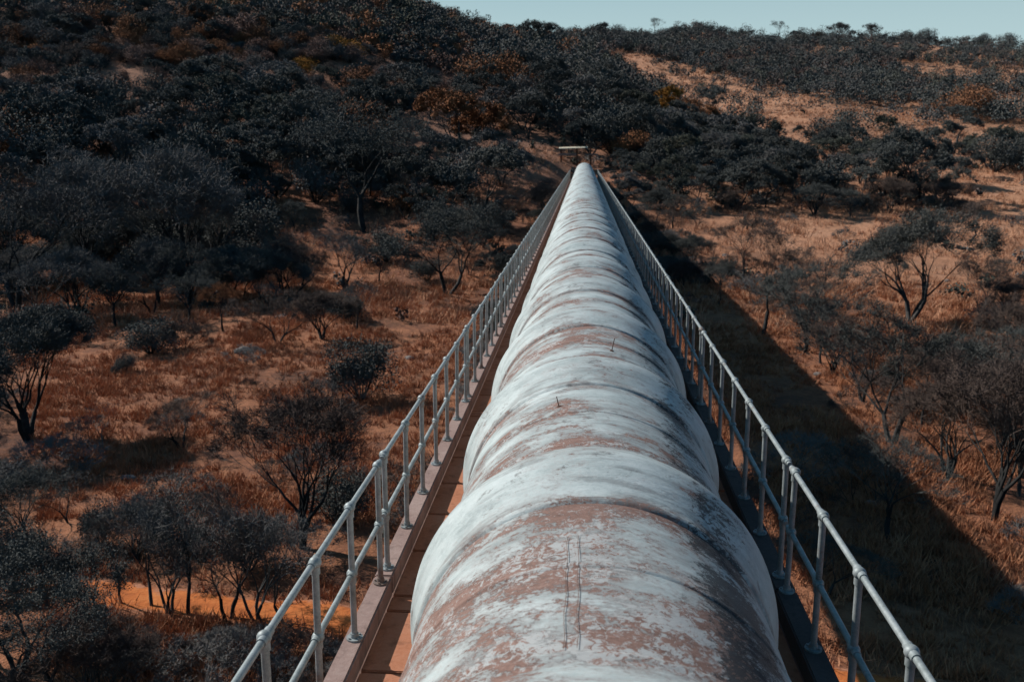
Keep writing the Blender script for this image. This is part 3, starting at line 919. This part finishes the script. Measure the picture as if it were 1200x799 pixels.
def pick(px, py, x, y):
    """kind, height, label, category, group for a wild plant"""
    r = random.random()
    left = px < 690 and py < 400
    if left and py < 60:
        k_ = 'fbush' if r < .22 else 'leafy' if r < .42 else 'fbushg' if r < .52 else 'leafyg' if r < .60 else 'fbusho' if r < .72 else 'fbushp' if r < .84 else 'fbushr'
        return k_, random.uniform(2.4, 5.0), 'upper left hillside below the skyline'
    if left and 60 <= py < 118 and px < 560:
        k_ = 'fbushp' if r < .34 else 'fbushr' if r < .56 else 'fbush' if r < .6 else 'fbushg' if r < .8 else 'leafyg' if r < .9 else 'fbushb'
        return k_, random.uniform(1.6, 3.4), 'rusty band across the upper left hillside'
    if left and py < 260:
        k_ = 'leafy' if r < .40 else 'fbush' if r < .58 else 'leafyg' if r < .80 else 'fbushg' if r < .90 else 'leafyo' if r < .96 else 'fbushr'
        return k_, random.uniform(4.5, 7.5), 'dark wood covering the left hillside'
    if left:
        k_ = 'bared' if r < .35 else 'thorn' if r < .5 else 'leafy' if r < .65 else 'bare' if r < .8 else 'bareb' if r < .9 else 'bush'
        return k_, random.uniform(3.2, 6.0), 'foot of the left hillside'
    if py < 118:
        if noise.noise((x*.022, y*.022, 6)) > (.10 if px < 1060 else -.05) and random.random() < .8: return None
        k_ = 'fbush' if r < .30 else 'fbushg' if r < .50 else 'leafy' if r < .64 else 'fbusho' if r < .78 else 'fbushb' if r < .88 else 'fbushp'
        return k_, random.uniform(2.6, 5.2)*(1+.8*max(0, noise.noise((x*.05, y*.05, 2)))), 'right-hand ridge under the sky'
    if py < 245:
        k_ = 'leafy' if r < .55 else 'fbush' if r < .8 else 'leafyg' if r < .90 else 'leafyo'
        return k_, random.uniform(4.2, 6.8), 'dark thicket right of the far end of the pipe'
    if px > 690:
        k_ = 'bared' if r < .30 else 'bareb' if r < .55 else 'scrub' if r < .8 else 'scrubb'
        return k_, random.uniform(1.8, 4.0) if not k_.startswith('scrub') else random.uniform(.9, 2.), 'lower right bank beyond the pipe shadow'
    k_ = 'scrub' if r < .45 else 'scrubb' if r < .8 else 'bareb' if r < .9 else 'bush'
    return k_, random.uniform(.8, 1.8) if k_.startswith('scrub') else random.uniform(1.3, 2.6), 'open ground of the valley floor at left'
ADJ = {'fbush': 'dark rounded bush', 'fbushg': 'grey twiggy bush', 'fbusho': 'olive bush', 'fbushr': 'rust-coloured bush', 'fbushp': 'dry pinkish bush', 'fbushb': 'brown bush', 'fbushy': 'orange bush',
       'leafy': 'dark leafy tree', 'leafyg': 'greyish leafy tree', 'leafyo': 'olive leafy tree', 'thorn': 'dark thorn tree', 'bare': 'bare grey tree', 'bareb': 'bare brown tree', 'bared': 'dark fine-twigged tree', 'bush': 'dark low bush',
       'scrub': 'grey twiggy shrub', 'scrubb': 'brown twiggy shrub'}
LIM = {}
cnt = 0
cells = {}
for (a, b, h) in PLACED: cells.setdefault((int(a//6), int(b//6)), []).append((a, b, h))
def crowded(x, y, h):
    cx_, cy_ = int(x//6), int(y//6)
    for i in (-1, 0, 1):
        for j in (-1, 0, 1):
            for (a, b, hh) in cells.get((cx_+i, cy_+j), ()):
                if (a-x)**2+(b-y)**2 < (.30*(h+hh))**2: return True
    return False
rest = []
random.seed(5)
tries = 0
while tries < 36000:
    tries += 1
    # even over the ground, thinning with distance
    t = random.random()
    y = 17+ (400-17)*(t**.85) if tries < 26000 else random.uniform(225, 400)
    x = random.uniform(-.70, .60)*y+random.uniform(-6, 6)
    z = ground_z(x, y)
    q = project((x, y, z))
    if q is None: continue
    px, py = q
    if not (-60 < px < 1260 and -70 < py < 830): continue
    if abs(x-.1) < 3.4 and y < 119: continue
    if abs(y-track_y(x)) < 1.6: continue
    if x > 0 and y < 75 and 3.5 < x-.1 < 1.10*12 and py > 235 and random.random() < .93: continue     # ground in the pipe's shadow is bare
    # nothing may stand between the lens and the railings or the pipe
    dn = density(px, py)
    if tries >= 26000 and px < 600: continue
    if px > 690 and py > 385 and random.random() < .5: continue
    if random.random() > dn: continue
    pk = pick(px, py, x, y)
    if pk is None: continue
    kind, h, where = pk
    if abs(x) < 9 and y < 125 and h > 2.6: h = random.uniform(1.2, 2.6)
    if x < 0 and 14 < y < track_y(x)+1 and h > .8: h = random.uniform(.5, .8); kind = 'scrubb' if kind in ('bush', 'bareb') else kind
    if 240 < py < 330 and 290 < px < 560: h *= .6
    if crowded(x, y, h): continue
    if -26 < x < 4 and 112 < y < 127+max(0, -x)*.5: continue
    if 975 < px < 1160 and 330 < py < 425 and x > 0: continue
    cells.setdefault((int(x//6), int(y//6)), []).append((x, y, h))
    rest.append((kind, Vector((x, y, z)), h, where))
counts = {}
mass = []
for kind, p, h, where in sorted(rest, key=lambda e: e[1].y):
    nm = NAME[kind]
    c_ = counts.get(nm, 0)
    if c_ >= 285:
        mass.append((kind, p, h)); continue
    counts[nm] = c_+1
    g = '%ss on the %s' % (ADJ[kind], where)
    plant(kind, p, h, '%s on the %s' % (ADJ[kind], where), 'tree' if 'tree' in ADJ[kind] else 'bush' if 'bush' in ADJ[kind] else 'shrub', g, w=random.uniform(.85, 1.25))
open('/tmp/plants.txt', 'w').write(str((counts, len(mass), len(PLACED)))) if 0 else print('PLANTS', counts, 'mass', len(mass), 'placed', len(PLACED))
# far-off scrub beyond counting: one object per tint
def mass_obj(name, items, mat, nleaf, leaf):
    rs = np.random.RandomState(31+len(items))
    out = []
    def unit(v): return v/np.linalg.norm(v, axis=1, keepdims=True)
    for (p, h, w) in items:
        lumps = np.stack([rs.randn(7)*.22*w, rs.randn(7)*.22*w, rs.uniform(.2, .8, 7)*h], 1)
        L = lumps[rs.randint(0, 7, nleaf)]
        v = unit(rs.randn(nleaf, 3)*(1, 1, .9))*(rs.rand(nleaf, 1)**.4)
        c = L+v*np.array((w*.22, w*.22, h*.26))
        c[:, 2] = np.maximum(c[:, 2], .05)
        c += np.array((p.x, p.y, p.z))
        n_ = unit(rs.randn(nleaf, 3)); u = unit(np.cross(n_, rs.randn(nleaf, 3))); k = np.cross(n_, u)
        s = leaf*rs.uniform(.5, 1.3, (nleaf, 1))
        out.append(np.stack([c-u*s, c+k*s*.6, c+u*s, c-k*s*.6], 1).reshape(-1, 3))
    V = np.concatenate(out).astype(np.float32); nf = len(V)//4
    me = bpy.data.meshes.new(name)
    me.vertices.add(len(V)); me.vertices.foreach_set('co', V.ravel())
    me.loops.add(len(V)); me.loops.foreach_set('vertex_index', np.arange(len(V), dtype=np.int32))
    me.polygons.add(nf); me.polygons.foreach_set('loop_start', np.arange(0, len(V), 4, dtype=np.int32))
    me.materials.append(mat); me.update(calc_edges=True)
    return link(bpy.data.objects.new(name, me))
if mass:
    tint = {'fbushg': 'grey', 'leafyg': 'grey', 'fbusho': 'olive', 'leafyo': 'olive', 'fbushr': 'rust', 'leafyr': 'rust', 'fbushy': 'rust', 'fbushp': 'pink', 'fbushb': 'brown', 'bareb': 'brown', 'bare': 'grey'}
    for t_ in ('dark', 'grey', 'olive', 'rust', 'pink', 'brown'):
        it = [(p, h, h*1.3) for k, p, h in mass if tint.get(k, 'dark') == t_]
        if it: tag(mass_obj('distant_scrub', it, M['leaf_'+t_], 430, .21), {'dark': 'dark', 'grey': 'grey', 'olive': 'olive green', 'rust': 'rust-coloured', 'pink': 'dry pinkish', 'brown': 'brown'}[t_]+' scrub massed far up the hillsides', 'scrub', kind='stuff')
und = {'g': [], 'd': [], 'p': []}
random.seed(12)
for i in range(5200):
    y = 60+330*random.random()**.9; x = random.uniform(-.68, .60)*y
    if abs(x) < 3.2 and y < 119: continue
    z = ground_z(x, y); q = project((x, y, z))
    if q is None or not (-40 < q[0] < 1240 and -40 < q[1] < 420): continue
    dn = density(*q)
    if random.random() > max(dn, .10): continue
    if noise.noise((x*.05, y*.05, 2)) < -.25+.2*random.random() and dn > .3: continue
    und[random.choice('gdpd' if q[0] < 690 else 'gdp')].append((Vector((x, y, z)), random.uniform(.6, 1.7), random.uniform(1.0, 2.4)))
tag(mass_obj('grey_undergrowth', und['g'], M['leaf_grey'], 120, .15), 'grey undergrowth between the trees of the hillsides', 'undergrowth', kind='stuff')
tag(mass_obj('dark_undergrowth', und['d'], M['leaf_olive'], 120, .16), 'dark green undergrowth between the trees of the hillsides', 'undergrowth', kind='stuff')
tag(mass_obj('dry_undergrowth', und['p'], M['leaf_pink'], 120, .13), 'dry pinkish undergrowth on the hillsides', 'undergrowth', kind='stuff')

# ------------------------------------------------------------------ grass
def grass(name, n, yr, mat, blades, hr, seed, cond, label):
    rs = np.random.RandomState(seed)
    V = []; 
    cnt_ = 0; k = 0
    while cnt_ < n and k < n*12:
        k += 1
        t = rs.rand()
        y = yr[0]+(yr[1]-yr[0])*t**1.0
        x = rs.uniform(-.66, .58)*y
        z = ground_z(x, y); q = project((x, y, z))
        if q is None or not (-20 < q[0] < 1220 and -10 < q[1] < 815): continue
        dty = abs(y-track_y(x))
        if dty < .35+.9*rs.rand(): continue
        cl = noise.noise((x*.22, y*.22, 4))+.5*noise.noise((x*.9, y*.9, 8))
        if cl < -.15+.5*rs.rand()-.25: continue
        if not cond(x, y, q): continue
        s = rs.uniform(*hr)*(1+.5*cl)
        b = rs.randn(blades, 4)
        ang = rs.rand(blades)*6.283
        bx = x+b[:, 0]*.10*s/.4; by = y+b[:, 1]*.10*s/.4
        tx = bx+b[:, 2]*.16*s/.4; ty = by+b[:, 3]*.16*s/.4
        w = .012+.010*s+.00018*y
        cw, sw = np.cos(ang)*w, np.sin(ang)*w
        tz = z+s*(.55+.45*rs.rand(blades))
        tri = np.stack([np.stack([bx-cw, by-sw, np.full(blades, z-.03)], 1), np.stack([bx+cw, by+sw, np.full(blades, z-.03)], 1), np.stack([tx, ty, tz], 1)], 1)
        V.append(tri.reshape(-1, 3)); cnt_ += 1
    V = np.concatenate(V).astype(np.float32)
    nf = len(V)//3
    me = bpy.data.meshes.new(name)
    me.vertices.add(len(V)); me.vertices.foreach_set('co', V.ravel())
    me.loops.add(len(V)); me.loops.foreach_set('vertex_index', np.arange(len(V), dtype=np.int32))
    me.polygons.add(nf); me.polygons.foreach_set('loop_start', np.arange(0, len(V), 3, dtype=np.int32))
    me.materials.append(mat); me.update(calc_edges=True); me.validate()
    o = link(bpy.data.objects.new(name, me))
    tag(o, label, 'grass', kind='stuff')
grass('dry_grass', 26000, (16, 78), M['grass'], 9, (.18, .50), 3, lambda x, y, q: True, 'dry orange-brown grass over the valley floor')
grass('hillside_grass', 16000, (60, 330), M['grass_pink'], 8, (.35, .95), 4, lambda x, y, q: q[0] > 690 or q[1] > 170, 'pale dry grass on the slopes')

# ------------------------------------------------------------------ loose rocks
def rock_mesh(seed):
    bm = bmesh.new(); bmesh.ops.create_icosphere(bm, subdivisions=3, radius=1)
    for v in bm.verts:
        p = v.co.copy()
        v.co = p*(1+.38*noise.noise(p*1.2+Vector((seed*7, 0, 0)))+.12*noise.noise(p*3.5+Vector((seed, 2, 0))))
        v.co.z *= .62
    me = bpy.data.meshes.new('rock'); bm.to_mesh(me); bm.free(); me.materials.append(M['rock']); return me
rm = [rock_mesh(i) for i in range(4)]
random.seed(44)
for i, (a, b, s) in enumerate([(285, 412, .45), (300, 420, .3), (210, 470, .25), (330, 372, .35), (255, 345, .5), (395, 355, .35), (480, 420, .3), (150, 560, .22), (240, 610, .2), (1050, 560, .25), (1020, 590, .2),
                               (960, 440, .25), (1110, 330, .3), (850, 300, .35), (735, 205, .6), (760, 222, .5), (748, 214, .4), (770, 236, .5)]):
    p = at(a, b)
    if p is None: continue
    o = link(bpy.data.objects.new('rock', rm[i % 4])); o.location = (p.x, p.y, p.z+s*.1); o.rotation_euler = (0, 0, random.random()*6)
    o.scale = (s*random.uniform(.8, 1.3), s, s*random.uniform(.7, 1.1))
    left = a < 600
    tag(o, 'grey rock lying in the dry grass on the left slope' if left else 'grey rock lying on the ground right of the pipe', 'rock', 'loose rocks on the left slope' if left else 'loose rocks right of the pipe')

# ------------------------------------------------------------------ light
sun_dir = Vector((-1.0, .45, 0)).normalized()*cos(radians(38)) + Vector((0, 0, sin(radians(38))))
sd = bpy.data.lights.new('sun', 'SUN'); sd.energy = 4.7; sd.angle = radians(.55); sd.color = (1.0, .93, .86)
so = link(bpy.data.objects.new('sun', sd))
so.rotation_euler = sun_dir.to_track_quat('Z', 'Y').to_euler()
so.location = (-60, 30, 80)
w = bpy.data.worlds.new('World'); S.world = w; w.use_nodes = True
nt = w.node_tree
bg = nt.nodes['Background']
sky = nt.nodes.new('ShaderNodeTexSky'); sky.sky_type = 'NISHITA'; sky.sun_disc = False
sky.sun_elevation = radians(38); sky.sun_rotation = atan2(sun_dir.x, sun_dir.y)
sky.air_density = 1.0; sky.dust_density = 1.2; sky.ozone_density = 1.5
mixn = nt.nodes.new('ShaderNodeMix'); mixn.data_type = 'RGBA'; mixn.blend_type = 'MULTIPLY'
mixn.inputs[0].default_value = 1.0; mixn.inputs[7].default_value = (.30, .74, .90, 1)
nt.links.new(sky.outputs[0], mixn.inputs[6])
# pale hazy air low over the horizon, fading upwards
tc = nt.nodes.new('ShaderNodeTexCoord'); sx = nt.nodes.new('ShaderNodeSeparateXYZ'); nt.links.new(tc.outputs['Generated'], sx.inputs[0])
mr = nt.nodes.new('ShaderNodeMapRange'); mr.interpolation_type = 'SMOOTHSTEP'
mr.inputs[1].default_value = .36; mr.inputs[2].default_value = .06; mr.inputs[3].default_value = 0; mr.inputs[4].default_value = 1
nt.links.new(sx.outputs[2], mr.inputs[0])
glow = nt.nodes.new('ShaderNodeMix'); glow.data_type = 'RGBA'
dr = nt.nodes.new('ShaderNodeMapRange'); dr.interpolation_type = 'SMOOTHSTEP'   # glow cut behind the lens to keep the shaded posts dark
dr.inputs[1].default_value = -.1; dr.inputs[2].default_value = .75; dr.inputs[3].default_value = .12; dr.inputs[4].default_value = 1
nt.links.new(sx.outputs[1], dr.inputs[0])
gm = nt.nodes.new('ShaderNodeMath'); gm.operation = 'MULTIPLY'; nt.links.new(mr.outputs[0], gm.inputs[0]); nt.links.new(dr.outputs[0], gm.inputs[1])
nt.links.new(gm.outputs[0], glow.inputs[0]); nt.links.new(mixn.outputs[2], glow.inputs[6]); glow.inputs[7].default_value = (6.7, 9.0, 9.4, 1)
nt.links.new(glow.outputs[2], bg.inputs[0])
bg.inputs[1].default_value = .070

S.view_settings.view_transform = 'Standard'
S.view_settings.look = 'None'
S.view_settings.exposure = 0
S.view_settings.gamma = 1
S.cycles.max_bounces = 4
S.cycles.diffuse_bounces = 2
S.cycles.use_denoising = True
